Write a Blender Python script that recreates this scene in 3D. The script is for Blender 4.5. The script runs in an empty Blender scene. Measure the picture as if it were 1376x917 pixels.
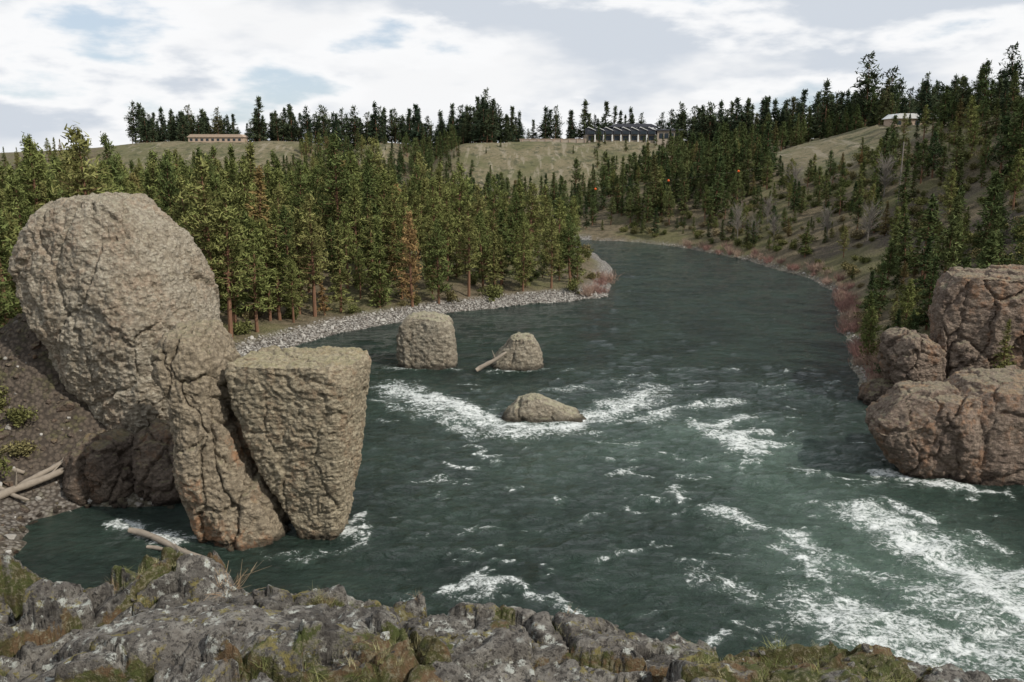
import bpy, bmesh, math, numpy as np
from mathutils import Vector
rng=np.random.default_rng(7)
scene=bpy.context.scene
# ------------------------------------------------------------------ noise
def hsh(ix,iy,iz,seed):
    h=(ix.astype(np.int64)*73856093)^(iy.astype(np.int64)*19349663)^(iz.astype(np.int64)*83492791)^(seed*2654435761)
    h&=0xffffffff
    h=((h^(h>>16))*0x45d9f3b)&0xffffffff
    h=((h^(h>>16))*0x45d9f3b)&0xffffffff
    h^=h>>16
    return h.astype(np.float64)/4294967295.0
def vnoise(p,seed=0):
    i=np.floor(p).astype(np.int64); f=p-i; f=f*f*f*(f*(f*6-15)+10)
    r=0
    for a in (0,1):
        wa=f[:,0] if a else 1-f[:,0]
        for b in (0,1):
            wb=f[:,1] if b else 1-f[:,1]
            for c in (0,1):
                wc=f[:,2] if c else 1-f[:,2]
                r=r+wa*wb*wc*hsh(i[:,0]+a,i[:,1]+b,i[:,2]+c,seed)
    return r
def fbm(p,oct=4,seed=0):
    s=0;a=1;t=0
    for o in range(oct):
        s=s+a*vnoise(p*(2.03**o)+o*17.3,seed+o); t+=a; a*=.5
    return s/t
def voro(p,seed=0,vec=False):
    i=np.floor(p).astype(np.int64)
    f1=np.full(len(p),9.);f2=np.full(len(p),9.);idd=np.zeros(len(p));vx=np.zeros(len(p));vy=np.zeros(len(p))
    for a in (-1,0,1):
        for b in (-1,0,1):
            for c in ((0,) if vec else (-1,0,1)):
                x=i[:,0]+a;y=i[:,1]+b;z=i[:,2]+c
                dx=x+hsh(x,y,z,seed)-p[:,0];dy=y+hsh(x,y,z,seed+1)-p[:,1];dz=0 if vec else z+hsh(x,y,z,seed+2)-p[:,2]
                d=np.sqrt(dx*dx+dy*dy+dz*dz)
                n=d<f1
                f2=np.where(n,f1,np.minimum(f2,d)); idd=np.where(n,hsh(x,y,z,seed+3),idd); vx=np.where(n,-dx,vx);vy=np.where(n,-dy,vy);f1=np.where(n,d,f1)
    if vec: return f1,f2,idd,vx,vy
    return f1,f2,idd
def P3(x,y,z=None):
    return np.stack([x,y,np.zeros_like(x) if z is None else z],1)
def sstep(a,b,x):
    t=np.clip((x-a)/(b-a),0,1); return t*t*(3-2*t)
# ------------------------------------------------------------------ mesh helpers
def mesh_np(name,verts,faces,smooth=True,mats=None,matidx=None):
    me=bpy.data.meshes.new(name)
    verts=np.asarray(verts,dtype=np.float32); faces=np.asarray(faces,dtype=np.int32)
    k=faces.shape[1]
    me.vertices.add(len(verts)); me.vertices.foreach_set('co',verts.ravel())
    me.loops.add(faces.size); me.loops.foreach_set('vertex_index',faces.ravel())
    me.polygons.add(len(faces)); me.polygons.foreach_set('loop_start',np.arange(0,faces.size,k,dtype=np.int32))
    me.polygons.foreach_set('loop_total',np.full(len(faces),k,dtype=np.int32))
    for m in (mats or []): me.materials.append(m)
    if matidx is not None: me.polygons.foreach_set('material_index',np.asarray(matidx,dtype=np.int32))
    me.update(calc_edges=True); me.validate()
    me.polygons.foreach_set('use_smooth',np.full(len(me.polygons),smooth,dtype=bool))
    return me
def obj(name,me,loc=(0,0,0),parent=None,link=True):
    o=bpy.data.objects.new(name,me); o.location=loc
    if link: scene.collection.objects.link(o)
    if parent: o.parent=parent
    return o
def attr(me,name,vals,typ='FLOAT',dom='POINT'):
    a=me.attributes.new(name,typ,dom)
    v=np.asarray(vals)
    if typ=='FLOAT': a.data.foreach_set('value',v.astype(np.float32).ravel())
    elif typ=='INT': a.data.foreach_set('value',v.astype(np.int32).ravel())
    else: a.data.foreach_set('vector',v.astype(np.float32).ravel())
def gridfaces(nx,ny,wrap=False):
    i=np.arange(nx if wrap else nx-1); j=np.arange(ny-1)
    I,J=np.meshgrid(i,j); I=I.ravel();J=J.ravel(); I2=(I+1)%nx
    return np.stack([J*nx+I,J*nx+I2,(J+1)*nx+I2,(J+1)*nx+I],1)
# ------------------------------------------------------------------ material helpers
class NT:
    def __init__(s,name):
        s.m=bpy.data.materials.new(name); s.m.use_nodes=True; s.t=s.m.node_tree; s.t.nodes.clear()
        s.out=s.n('ShaderNodeOutputMaterial')
    def n(s,t,**k):
        nd=s.t.nodes.new(t)
        for a,b in k.items(): setattr(nd,a,b)
        return nd
    def l(s,a,b): s.t.links.new(a,b)
    def setin(s,sock,v):
        if isinstance(v,bpy.types.NodeSocket): s.l(v,sock)
        elif isinstance(v,(tuple,list)) and len(v)==3 and sock.type=='RGBA': sock.default_value=(*v,1)
        else: sock.default_value=v
    def pos(s,scale=(1,1,1),obj=False):
        if obj: o=s.n('ShaderNodeTexCoord').outputs['Object']
        else: o=s.n('ShaderNodeNewGeometry').outputs['Position']
        if scale==(1,1,1): return o
        mp=s.n('ShaderNodeMapping'); s.l(o,mp.inputs[0]); mp.inputs['Scale'].default_value=scale
        return mp.outputs[0]
    def noise(s,vec,scale,detail=5,rough=.6,dist=0):
        nd=s.n('ShaderNodeTexNoise'); s.l(vec,nd.inputs['Vector']); nd.inputs['Scale'].default_value=scale
        nd.inputs['Detail'].default_value=detail; nd.inputs['Roughness'].default_value=rough; nd.inputs['Distortion'].default_value=dist
        return nd.outputs[0]
    def voro(s,vec,scale,feat='F1',out='Distance',rnd=1):
        nd=s.n('ShaderNodeTexVoronoi',feature=feat); s.l(vec,nd.inputs['Vector']); nd.inputs['Scale'].default_value=scale
        nd.inputs['Randomness'].default_value=rnd
        return nd.outputs[out]
    def rng(s,v,a,b,c=0,d=1,smooth=True):
        nd=s.n('ShaderNodeMapRange'); nd.interpolation_type='SMOOTHSTEP' if smooth else 'LINEAR'
        s.setin(nd.inputs[0],v)
        for i,x in enumerate((a,b,c,d)): nd.inputs[i+1].default_value=x
        return nd.outputs[0]
    def math(s,op,a,b=0.,c=0.,clamp=False):
        nd=s.n('ShaderNodeMath',operation=op,use_clamp=clamp)
        s.setin(nd.inputs[0],a);s.setin(nd.inputs[1],b);s.setin(nd.inputs[2],c)
        return nd.outputs[0]
    def mix(s,f,a,b,mode='MIX'):
        nd=s.n('ShaderNodeMix',data_type='RGBA',blend_type=mode)
        s.setin(nd.inputs[0],f); s.setin(nd.inputs[6],a); s.setin(nd.inputs[7],b)
        return nd.outputs[2]
    def attr(s,name):
        return s.n('ShaderNodeAttribute',attribute_name=name).outputs['Fac']
    def bump(s,h,strength=1,dist=.1,nrm=None):
        nd=s.n('ShaderNodeBump'); s.l(h,nd.inputs['Height']); nd.inputs['Strength'].default_value=strength; nd.inputs['Distance'].default_value=dist
        if nrm is not None: s.l(nrm,nd.inputs['Normal'])
        return nd.outputs[0]
    def bsdf(s,col,rough=.9,nrm=None,spec=.25):
        b=s.n('ShaderNodeBsdfPrincipled'); s.setin(b.inputs['Base Color'],col); s.setin(b.inputs['Roughness'],rough)
        b.inputs['Specular IOR Level'].default_value=spec
        if nrm is not None: s.l(nrm,b.inputs['Normal'])
        return b
    def fin(s,sh):
        s.l(sh.outputs[0] if hasattr(sh,'outputs') else sh,s.out.inputs[0]); return s.m
def rockmat(name,c1,c2,c3,lichen=(.26,.26,.12),lam=.5,orange=0.,bscale=2.6,bdist=.15,dark=.6,oz=99.):
    m=NT(name); p=m.pos()
    n1=m.noise(p,.3,4,.65); n2=m.noise(p,1.6,5,.72); n3=m.noise(p,5.5,4,.78)
    v=m.voro(m.pos((1,1,1.7)),bscale)
    col=m.mix(m.rng(n1,.40,.60),c1,c2)
    col=m.mix(m.rng(n2,.45,.66),col,c3)
    col=m.mix(m.rng(n3,.52,.64,0,.65),col,tuple(min(q*1.45,.5) for q in c1))
    col=m.mix(m.rng(n3,.49,.38,0,dark),col,tuple(q*.33 for q in c1))
    col=m.mix(m.rng(v,.3,.75,0,.45),col,(c1[0]*.35,c1[1]*.33,c1[2]*.3))
    nz=m.n('ShaderNodeSeparateXYZ'); m.l(m.n('ShaderNodeNewGeometry').outputs['Normal'],nz.inputs[0])
    up=m.math('ADD',m.rng(nz.outputs[2],.3,.9,0,.3),m.math('MULTIPLY',n2,.5))
    col=m.mix(m.math('MULTIPLY',m.rng(up,.46,.6),lam),col,lichen)
    z=m.n('ShaderNodeSeparateXYZ'); m.l(p,z.inputs[0])
    if orange>0:
        o=m.rng(m.noise(m.pos((1,1,.6)),.34,4,.65),.47,.60)
        o=m.math('MULTIPLY',o,m.rng(z.outputs[2],oz,oz-3.))
        col=m.mix(m.math('MULTIPLY',m.math('MULTIPLY',o,m.rng(n2,.42,.60)),orange),col,(.36,.20,.11))
    wet=m.rng(m.math('ADD',z.outputs[2],m.math('MULTIPLY',n2,.5)),.4,1.0,.28,1)
    col=m.mix(1,col,wet,'MULTIPLY')
    h=m.math('ADD',m.math('MULTIPLY',v,-.9),m.math('MULTIPLY',n3,1.3))
    h=m.math('ADD',h,m.math('MULTIPLY',n2,1.6))
    return m.fin(m.bsdf(col,.92,m.bump(h,1.,bdist)))
R_big=rockmat('basalt_tan',(.375,.325,.25),(.31,.255,.185),(.43,.38,.30),lam=.3,orange=.25,lichen=(.38,.36,.24))
R_pil=rockmat('basalt_lichen',(.36,.305,.215),(.40,.34,.24),(.27,.22,.15),lam=.45,orange=.22,bscale=2.6,lichen=(.35,.33,.18))
R_col=rockmat('basalt_stained',(.32,.265,.19),(.35,.29,.205),(.235,.19,.135),lam=.35,orange=.9,bscale=2.4,lichen=(.32,.30,.17),oz=9.)
R_dark=rockmat('basalt_brown',(.15,.115,.09),(.18,.14,.105),(.11,.085,.065),lam=.3,orange=.3)
R_riv=rockmat('river_basalt',(.31,.27,.205),(.36,.32,.245),(.2,.165,.12),lam=.6,bscale=1.8,lichen=(.39,.37,.24))
R_right=rockmat('basalt_redbrown',(.235,.18,.14),(.27,.21,.16),(.165,.12,.095),lam=.5,orange=.5,lichen=(.30,.28,.18))
# ------------------------------------------------------------------ boulders
def loft(name,rows,yc,yd,n=3.,mat=None,seed=1,res=.16,A=(.5,.16,.12,.0),cell=.6,cap=.4,big=4.,groove=0.,yaw=0.,chops=10,cd=.12,front=False,ridge=.07):
    rows=np.array(rows,float)
    z0,z1=rows[0,0],rows[-1,0]
    nz=int((z1-z0)/res)+2
    W=(rows[:,2]-rows[:,1]).max(); nu=int((2*W+2*yd*2)/res*.95)
    zz=np.linspace(z0,z1,nz)
    xl=np.interp(zz,rows[:,0],rows[:,1]); xr=np.interp(zz,rows[:,0],rows[:,2])
    k=np.ones(5)/5.
    def sm(a):
        b=np.concatenate([[a[0]]*2,a,[a[-1]]*2]); return np.convolve(b,k,'valid')
    xl=sm(xl);xr=sm(xr)
    a=(xr-xl)/2; cx=(xr+xl)/2; b=yd*np.sqrt(np.clip(a/(W/2),.05,1))
    kc=int(a[-1]/res)+2
    f=np.linspace(1,0,kc+1)[1:]; f[-1]=.002
    zz=np.concatenate([zz,z1+cap*(1-f**2)]); a=np.concatenate([a,a[-1]*f]); b=np.concatenate([b,b[-1]*f])
    cx=np.concatenate([cx,np.full(kc,cx[-1])])
    th=np.linspace(0,2*np.pi,nu,endpoint=False)
    r=(np.abs(np.cos(th-yaw))**n+np.abs(np.sin(th-yaw))**n)**(-1/n)
    ux=np.cos(th)*r; uy=np.sin(th)*r; ux/=np.abs(ux).max(); uy/=np.abs(uy).max()
    X=cx[:,None]+a[:,None]*ux[None]; Y=yc+b[:,None]*uy[None]; Z=np.repeat(zz[:,None],nu,1)
    V=np.stack([X.ravel(),Y.ravel(),Z.ravel()],1)
    r=np.random.default_rng(seed)
    size=min(W,2*yd,z1-z0)
    for q in range(chops):
        nn=r.normal(0,1,3); 
        if front: nn[0]*=.55; nn[1]=-abs(nn[1])-.3; nn[2]*=.5
        else: nn[2]=abs(nn[2])*.7
        nn/=np.linalg.norm(nn); dt=V@nn; lim=dt.max()-size*cd*r.uniform(.5,1.3)
        V=V-nn*(np.clip(dt-lim,0,None)*.9)[:,None]
    F=gridfaces(nu,len(zz),True)
    me=mesh_np(name,V,F,True,[mat])
    N=np.empty(len(V)*3,np.float32); me.vertices.foreach_get('normal',N); N=N.reshape(-1,3)
    w=V+.9*(np.stack([fbm(V*.8,3,seed+50+q) for q in range(3)],1)-.5)
    f1,f2,_=voro(w*np.array([1,1,1.5])/cell,seed)
    g1,g2,gid=voro(w*np.array([1,1,.5])/big,seed+9)
    d=A[0]*2*(fbm(V/4.5,4,seed)-.5)+A[1]*(.55-f1)*1.6+A[2]*2*(fbm(V*1.6,5,seed+5)-.5)
    d+=A[3]*(gid-.5)*2 - A[3]*1.3*np.exp(-((g2-g1)/.045)**2)
    rd=1-np.abs(2*fbm(V*np.array([2.4,2.4,3.8]),4,seed+77)-1)*2.2
    d+=ridge*rd
    if groove>0:
        q=fbm(V*np.array([.35,.35,.35]),3,seed+31)*11+ V[:,2]*.9+(V[:,0])*.35
        d+=groove*(np.abs((q%1)-.5)*2-.5)
    V2=V+N*d[:,None]
    me.vertices.foreach_set('co',V2.astype(np.float32).ravel()); me.update()
    return obj(name,me)
loft('basalt_boulder',[(1,-33,-24),(4,-34.2,-24),(8,-35.6,-24.1),(10.5,-36.6,-24.3),(12.2,-37.9,-24.5),(14,-38.4,-24.9),(16.3,-38.4,-25.6),(17.8,-38.0,-26.4),(18.8,-37.5,-27.0),(20.3,-36.4,-28.3),(21.0,-35.6,-29.1),(21.5,-34.7,-29.9)],
  68,6.6,3.6,R_big,11,.11,(.35,.13,.26,.20),.40,.35,big=3.4,yaw=-.30,chops=6,cd=.08,front=True,ridge=.11)
loft('basalt_pillar',[(-1.5,-20.2,-14.5),(1.8,-21.2,-15.8),(5,-22.0,-17.3),(7.7,-22.1,-18.1),(9.6,-22.3,-18.35),(11.2,-23.0,-18.5),(12.6,-23.0,-18.9),(13.7,-22.2,-19.6)],
  54.8,4.2,3.2,R_col,23,.095,(.2,.10,.2,.26),.36,.3,big=2.0,groove=.06,chops=6,cd=.08,front=True,ridge=.10,yaw=.1)
loft('basalt_pillar',[(-1.5,-13.9,-11.5),(2,-15.0,-11.0),(5.0,-16.5,-10.5),(8.1,-17.6,-10.05),(10,-18.0,-9.65),(11.6,-18.1,-9.5),(11.95,-17.9,-9.7)],
  54.1,2.9,7,R_pil,31,.08,(.12,.07,.16,.10),.32,.1,big=2.8,groove=.09,chops=4,cd=.05,front=True,ridge=.075,yaw=-.10)
loft('shore_boulder',[(-1,-33.5,-28),(2,-33.4,-27.8),(3.4,-33,-28),(4.1,-32,-28.8)],60.5,2.6,4,R_dark,41,.12,(.3,.1,.2,.25),.5,.3,big=1.8)
loft('shore_boulder',[(-1,-28.6,-23.6),(2.2,-28.6,-23.2),(4.2,-28.4,-23.4),(5.0,-27.4,-24.4)],61,3,4,R_dark,42,.12,(.3,.1,.2,.25),.5,.3,big=1.8)
loft('river_boulder',[(-1.2,-13.6,-6.8),(1,-13.9,-6.6),(3.5,-13.7,-6.7),(5,-13.2,-6.9),(5.7,-12.4,-7.7),],101,3.2,4,R_riv,51,.13,(.25,.12,.16,.12),.5,.5,chops=10,cd=.1)
loft('river_boulder',[(-1,-2.6,3.8),(0.3,-2.6,3.8),(1.4,-1.9,3.7),(2.4,-.9,3.4),(3.5,-.1,2.6)],100,2.6,3.2,R_riv,52,.12,(.25,.12,.16,.12),.5,.5,chops=5,cd=.04)
loft('river_boulder',[(-.8,-1.2,7.6),(0.1,-.9,7.2),(.8,-.4,5.8),(1.5,.4,4.2),(2.0,1,3.0)],79.5,2.4,2.6,R_riv,53,.11,(.2,.12,.16,.15),.5,.3,chops=7,cd=.05)
loft('basalt_outcrop',[(-1,32.0,38),(1.2,30.2,38),(3.2,28.4,38),(4.4,27.9,38),(5.6,28.9,37.8),(6.4,30.6,37.5)],65.5,3.8,5,R_right,61,.11,(.3,.12,.18,.22),.45,.35,big=2.4,chops=6,cd=.07,yaw=-.25)
loft('basalt_outcrop',[(-1,34.0,52),(1,33.8,53),(4,34.0,53),(6,34.8,52.5),(7.2,36.2,51.5)],66.2,5,4.5,R_right,62,.12,(.4,.12,.18,.22),.45,.5,big=3,chops=7,cd=.07,yaw=-.12)
loft('basalt_outcrop',[(1,43.0,58),(7,42.4,59),(10,42.1,59),(12,42.4,58),(13.2,43.6,57)],85,5,5,R_right,63,.14,(.4,.12,.18,.35),.5,.3,big=3,chops=8,cd=.08,yaw=-.2)
loft('basalt_outcrop',[(0,39.5,44),(3,38.5,43.6),(5.5,37.6,43),(6.8,37.8,42.2),(7.3,38.6,41.2)],84,3,4.,R_right,64,.13,(.3,.12,.18,.3),.5,.3,big=2,chops=8,cd=.1)
loft('shore_boulder',[(-1,35.8,40.6),(.9,35.9,40.6),(1.8,36.6,40)],84.5,2,3,R_dark,65,.14,(.3,.12,.15,.25),.6,.3,big=1.6)
loft('shore_boulder',[(-1,38.8,43.6),(.9,38.9,43.6),(2.6,39.6,43)],76,2,3,R_dark,66,.14,(.3,.12,.15,.25),.6,.3,big=1.6)
# ------------------------------------------------------------------ river plan and terrain
right=[(90,-60),(78,0),(72,30),(62,46),(50,56),(40,61),(36,66),(37,74),(38.5,80),(38,87),(42.3,104),(48.4,123),(59.6,156),(60.6,176),(55.6,204),(48,228),(36.8,246),(24.6,252),(0,262),(-60,275),(-220,300)]
left=[(-220,275),(-60,252),(8,241),(19,232),(22,215),(22,190),(20,168),(16.8,150),(9.3,146),(1.5,141),(-5.8,136.5),(-10.4,133),(-18.6,125),(-25,118),(-30.5,109),(-34,104),(-33,97),(-30,88),(-28,79),(-26,72),(-24,65),(-24,58),(-27,57.3),(-31,57.6),(-33.5,55.5),(-31.5,51),(-32,44),(-40,36),(-55,22),(-75,0),(-85,-60)]
river=np.array(right+left,float)
plat=[(155,-60),(155,0),(132,80),(120,150),(120,200),(122,290),(132,350),(120,410),(84,440),(40,446),(-14,440),(-40,478),(-62,470),(-84,500),(-115,480),(-205,490),(-260,620),(-420,1000),(-900,2200),(-1500,4500),(4500,4500),(4500,-60)]
plat=np.array(plat,float)
head=np.array([(-22,-60),(-22,-2),(-10,3.2),(-2,2.6),(4,1.2),(8,-1),(14,-6),(20,-60)],float)
def sdist(px,py,poly):
    d=np.full(px.shape,1e9); ins=np.zeros(px.shape,bool)
    m=len(poly)
    for i in range(m):
        ax,ay=poly[i]; bx,by=poly[(i+1)%m]
        vx,vy=bx-ax,by-ay; L=vx*vx+vy*vy+1e-9
        t=np.clip(((px-ax)*vx+(py-ay)*vy)/L,0,1)
        d=np.minimum(d,np.hypot(px-ax-t*vx,py-ay-t*vy))
        c=((ay>py)!=(by>py)); 
        with np.errstate(all='ignore'):
            xi=(bx-ax)*(py-ay)/(by-ay+1e-12)+ax
        ins^=(c&(px<xi))
    return np.where(ins,-d,d)
def terrain(x,y):
    x=np.asarray(x,float);y=np.asarray(y,float)
    n1=fbm(P3(x/38,y/38),4,101)-.5; n2=fbm(P3(x/9,y/9),4,102)-.5; n3=fbm(P3(x/2.5,y/2.5),3,103)-.5
    ds=sdist(x,y,river)+n2*2.5*sstep(70,110,y); dp=sdist(x,y,plat)+n1*40*sstep(250,330,y)
    dl=np.clip(ds,0,None); dq=np.clip(dp,0,None)
    t=dl/(dl+dq+1e-6)
    wr=sstep(18,45,x)*(1-sstep(300,380,y))
    PH=33-4.*sstep(330,420,y)
    bank=np.minimum(dl*.33,1.5)+np.minimum(np.clip(dl-5,0,None)*.10,4)
    rampR=32*t**1.05; rampL=25*sstep(.45,1,t)
    h=bank*(1-wr*.6)+wr*rampR+(1-wr)*rampL
    h+=n1*7*sstep(10,60,dl)*(1-.5*sstep(380,440,y))+n2*1.6*sstep(2,14,dl)+n3*.5*sstep(1,6,dl)
    # gullies cut into the far bluff
    gl=np.exp(-((x+44+n2*8)/13)**2)*sstep(380,430,y)*(1-sstep(500,560,y))*7+np.exp(-((x-88+n2*8)/12)**2)*sstep(360,400,y)*(1-sstep(450,500,y))*6+np.exp(-((x+96+n2*8)/12)**2)*sstep(400,440,y)*(1-sstep(520,560,y))*6
    h=np.where(dp<=0,np.minimum(h,PH+n1*3+2*np.exp(dp/60)),h)
    h=np.where(dp<=-40,PH+n1*3+n2*.5,h)
    h=np.maximum(h-gl,np.minimum(h,2.))
    h+=10.5*np.exp(-((x+37.5)/7.5)**2-((y-70)/7.)**2)*sstep(0,6,ds)
    h+=3*np.exp(-((x+50)/9)**2-((y-62)/12.)**2)
    h=np.where(ds>0,np.maximum(h,.12+.25*np.minimum(ds,2)),np.maximum(-3.,ds*.5-.15))
    hd=sdist(x,y,head); hh=21.-np.clip(hd,0,None)*1.9+n2*2*sstep(0,3,hd)
    h=np.maximum(h,np.where(hh>-3,hh,-4))
    return h,ds,dp
def axis(segs):
    out=[segs[0][0]]
    for a,b,s0,s1 in segs:
        v=a; 
        while v<b:
            s=s0+(s1-s0)*(v-a)/(b-a); v+=s; out.append(min(v,b))
    return np.unique(np.round(out,3))
xs=axis([(-4500,-400,700,25),(-400,-120,20,3),(-120,-62,3,1.2),(-62,62,1.,1.),(62,150,1.2,2.5),(150,400,4,20),(400,4500,30,700)])
ys=axis([(-300,-20,60,6),(-20,40,1.5,1.),(40,130,.9,1.),(130,320,1.2,2.2),(320,520,2.2,3.),(520,900,6,30),(900,5000,60,700)])
GX,GY=np.meshgrid(xs,ys); gx=GX.ravel();gy=GY.ravel()
gz,ds,dp=terrain(gx,gy)
grassn=fbm(P3(gx/20,gy/20),3,222)
def inbox(x,y,x0,x1,y0,y1,e=10): return sstep(x0-e,x0+e,x)*(1-sstep(x1-e,x1+e,x))*sstep(y0-e,y0+e,y)*(1-sstep(y1-e,y1+e,y))
def grassmask(x,y):
    g=inbox(x,y,-26,74,355,470)
    g=np.maximum(g,inbox(x,y,86,124,240,330,7))
    g=np.maximum(g,inbox(x,y,-215,-112,420,500))
    g=np.maximum(g,inbox(x,y,-84,-58,425,480,7))
    return g
gm=grassmask(gx,gy)
beach=(1-sstep(2.5,5,ds+ (grassn-.5)*4))*(gx<24)*(gy>92)*1.+.35*(1-sstep(1.5,4,ds))*(gx<-20)*(gy<66)
beach=np.clip(beach+.6*(1-sstep(.5,2.0,ds))*(gx>24),0,1)
talus=np.exp(-((gx+38)/12)**2-((gy-60)/14)**2)*1.5
talus=np.maximum(talus,inbox(gx,gy,60,95,120,190,8)*sstep(.45,.58,grassn)*.9)
m=NT('ground_mat'); p=m.pos()
n1=m.noise(p,.06,4,.6); n2=m.noise(p,.7,6,.7); n3=m.noise(p,4,4,.7)
floor=m.mix(m.rng(n2,.35,.65),(.085,.07,.04),(.17,.135,.085))
floor=m.mix(m.rng(n1,.45,.6,0,.6),floor,(.12,.12,.045))
grs=m.mix(m.rng(n2,.3,.7),(.13,.115,.06),(.21,.175,.11))
grs=m.mix(m.rng(n1,.42,.62,0,.8),grs,(.10,.10,.045))
st=m.noise(m.pos((.35,.05,.05)),1,4,.6)
grs=m.mix(m.rng(st,.54,.64,0,.6),grs,(.29,.25,.185))
grs=m.mix(m.rng(m.noise(p,.25,5,.7),.53,.60,0,.8),grs,(.055,.06,.03))
col=m.mix(m.attr('grassy'),floor,grs)
vc=m.n('ShaderNodeTexVoronoi'); m.l(p,vc.inputs[0]); vc.inputs['Scale'].default_value=3.2
sv=m.n('ShaderNodeSeparateColor'); m.l(vc.outputs['Color'],sv.inputs[0])
cob=m.mix(sv.outputs[0],(.15,.135,.115),(.44,.42,.38)); cob=m.mix(m.rng(vc.outputs['Distance'],.3,.7),cob,(.07,.06,.05))
tal=m.mix(n3,(.05,.04,.03),(.165,.13,.10)); tal=m.mix(m.rng(n2,.5,.65,0,.7),tal,(.10,.095,.04)); tal=m.mix(m.rng(vc.outputs['Distance'],.35,.7,0,.7),tal,(.035,.028,.022))  # brown talus, darkened further so the colour carries shade beside the big boulder
col=m.mix(m.attr('talus'),col,tal)
col=m.mix(m.attr('beach'),col,cob)
h=m.math('ADD',m.math('MULTIPLY',n3,.5),m.math('MULTIPLY',vc.outputs['Distance'],-.6)); h=m.math('ADD',h,n2)
gmat=m.fin(m.bsdf(col,.95,m.bump(h,.9,.3)))
me=mesh_np('ground',np.stack([gx,gy,gz],1),gridfaces(len(xs),len(ys)),True,[gmat])
attr(me,'grassy',gm*(.8+.2*grassn));attr(me,'beach',beach);attr(me,'talus',np.clip(talus,0,1))
obj('ground',me)
# ------------------------------------------------------------------ river water
wx=axis([(-260,-40,12,1.5),(-40,64,.40,.40),(64,100,1,3)])
wy=axis([(-60,34,8,.6),(34,110,.36,.42),(110,320,.5,1.5)])
WX,WY=np.meshgrid(wx,wy);X=WX.ravel();Y=WY.ravel()
strokes=[([(-13,90),(-10,86),(-7,83),(-2,77.5)],2.6,.8),([(-10,87),(-6,83),(-2,79)],1.6,1.),([(-7,83),(-4,79),(-1,76)],1.8,.9),([(-14,84),(-10,81)],1.,.6),([(-1.5,76.5),(2,75.5),(6,76.5)],.9,1.1),([(1,75),(6,77),(11,83),(15,89)],2.6,.8),([(5,77.5),(9,80),(12,84)],1.6,.9),([(-8,80),(-3,74)],1.4,.65),
([(12,78),(17,82),(23,85)],1.2,.75),([(18,75),(19.5,72),(21,70)],1.4,.95),([(18,77),(23,79)],1.2,.9),([(17,73),(23,74)],1.,.8),([(18.5,71.5),(24,71)],.7,.8),
([(-4.5,71),(-2,69)],.6,.8),([(-5,66.5),(-3,66)],.5,.9),([(-3,68),(-1,68)],.4,.8),([(-13,78),(-11,78)],.5,.7),([(8,65),(11,64)],.5,.7),([(12,61),(13,59)],.6,.7),([(23,66),(25,63)],.6,.8),([(25,63),(28,62)],.5,.7),([(30,64),(33,62),(37,60.2)],.8,1.),([(28,58),(29,56)],.7,.9),
([(15,57),(17,55),(19,52),(19,47)],1.1,.8),([(25,56),(27,51),(28,46),(28.5,42),(31,38)],2.7,.92),([(26,52),(28,46),(28,42)],1.0,1.1),([(29,47),(34,47)],1.1,.9),([(17,43),(20,40),(22,37),(24,33)],2.8,.85),([(19,44),(25,38)],1.5,.85),([(11,47),(16,44),(19,44)],1.1,.55),([(24,45),(26,40),(28,36)],1.7,.75),([(20,50),(23,46),(25,42)],1.4,.55),
([(-3,46.5),(1,45),(3,45),(4,43)],.6,.9),([(6,49),(8,51)],.4,.8),([(9,40),(12,41)],.5,.8),([(5,55),(7,57)],.4,.8),([(-10.5,51),(-10,57)],.5,.7),([(-27,54.2),(-21,52)],.8,.95),([(-16,50.3),(-11,50.6)],.4,.5),([(-8,62),(-3,64)],.4,.5),([(13,69),(16,68)],.5,.6),([(8,72),(10,71)],.5,.6),([(-14.5,98.3),(-6,98)],.5,.6),([(-3,97.6),(3,97.6)],.5,.6),([(33,70),(35,66)],.5,.7),([(31,52),(34,50)],.6,.7),([(4,88),(9,90)],.8,.5),([(0,82),(3,80)],.5,.7)]
r2=np.random.default_rng(3)
for _ in range(210):
    a=r2.uniform(-9,36);b=38+62*r2.uniform(0,1)**1.1
    if a>b*.6+2 or (a<8 and r2.uniform()<.45): continue
    L=r2.uniform(.4,2.6);an=r2.normal(-.1,.5); strokes.append(([(a,b),(a+L*math.cos(an)*.6,b+L*math.sin(an)*.6),(a+L*math.cos(an+.3),b+L*math.sin(an+.3))],r2.uniform(.15,.34),r2.uniform(.35,.8)))
foam=np.zeros(len(X)); 
w=np.stack([fbm(P3(X/1.9,Y/1.9),4,400+q)-.5 for q in range(2)],1)*3.6
XX=X+w[:,0];YY=Y+w[:,1]
for pts,wd,it in strokes:
    pa=np.array(pts)
    sel=(XX>pa[:,0].min()-4*wd)&(XX<pa[:,0].max()+4*wd)&(YY>pa[:,1].min()-4*wd)&(YY<pa[:,1].max()+4*wd)
    if not sel.any(): continue
    x=XX[sel];y=YY[sel];d=np.full(len(x),1e9)
    for (ax,ay),(bx,by) in zip(pts[:-1],pts[1:]):
        vx,vy=bx-ax,by-ay;L=vx*vx+vy*vy+1e-9;t=np.clip(((x-ax)*vx+(y-ay)*vy)/L,0,1); d=np.minimum(d,np.hypot(x-ax-t*vx,y-ay-t*vy))
    f=it*np.exp(-(d/wd)**2); foam[sel]=np.maximum(foam[sel],f)
aer=np.exp(-((X-24)/9)**2-((Y-46)/14)**2)*.9+np.exp(-((X-8)/16)**2-((Y-72)/12)**2)*.35+.6*np.exp(-((X-20)/7)**2-((Y-70)/9)**2)
aer=np.clip(aer*(.2+1.4*fbm(P3(X/5,Y/5),4,88))+foam*.5,0,1)
amp=.06+.17*inbox(X,Y,-16,60,20,95,10)+.03
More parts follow.
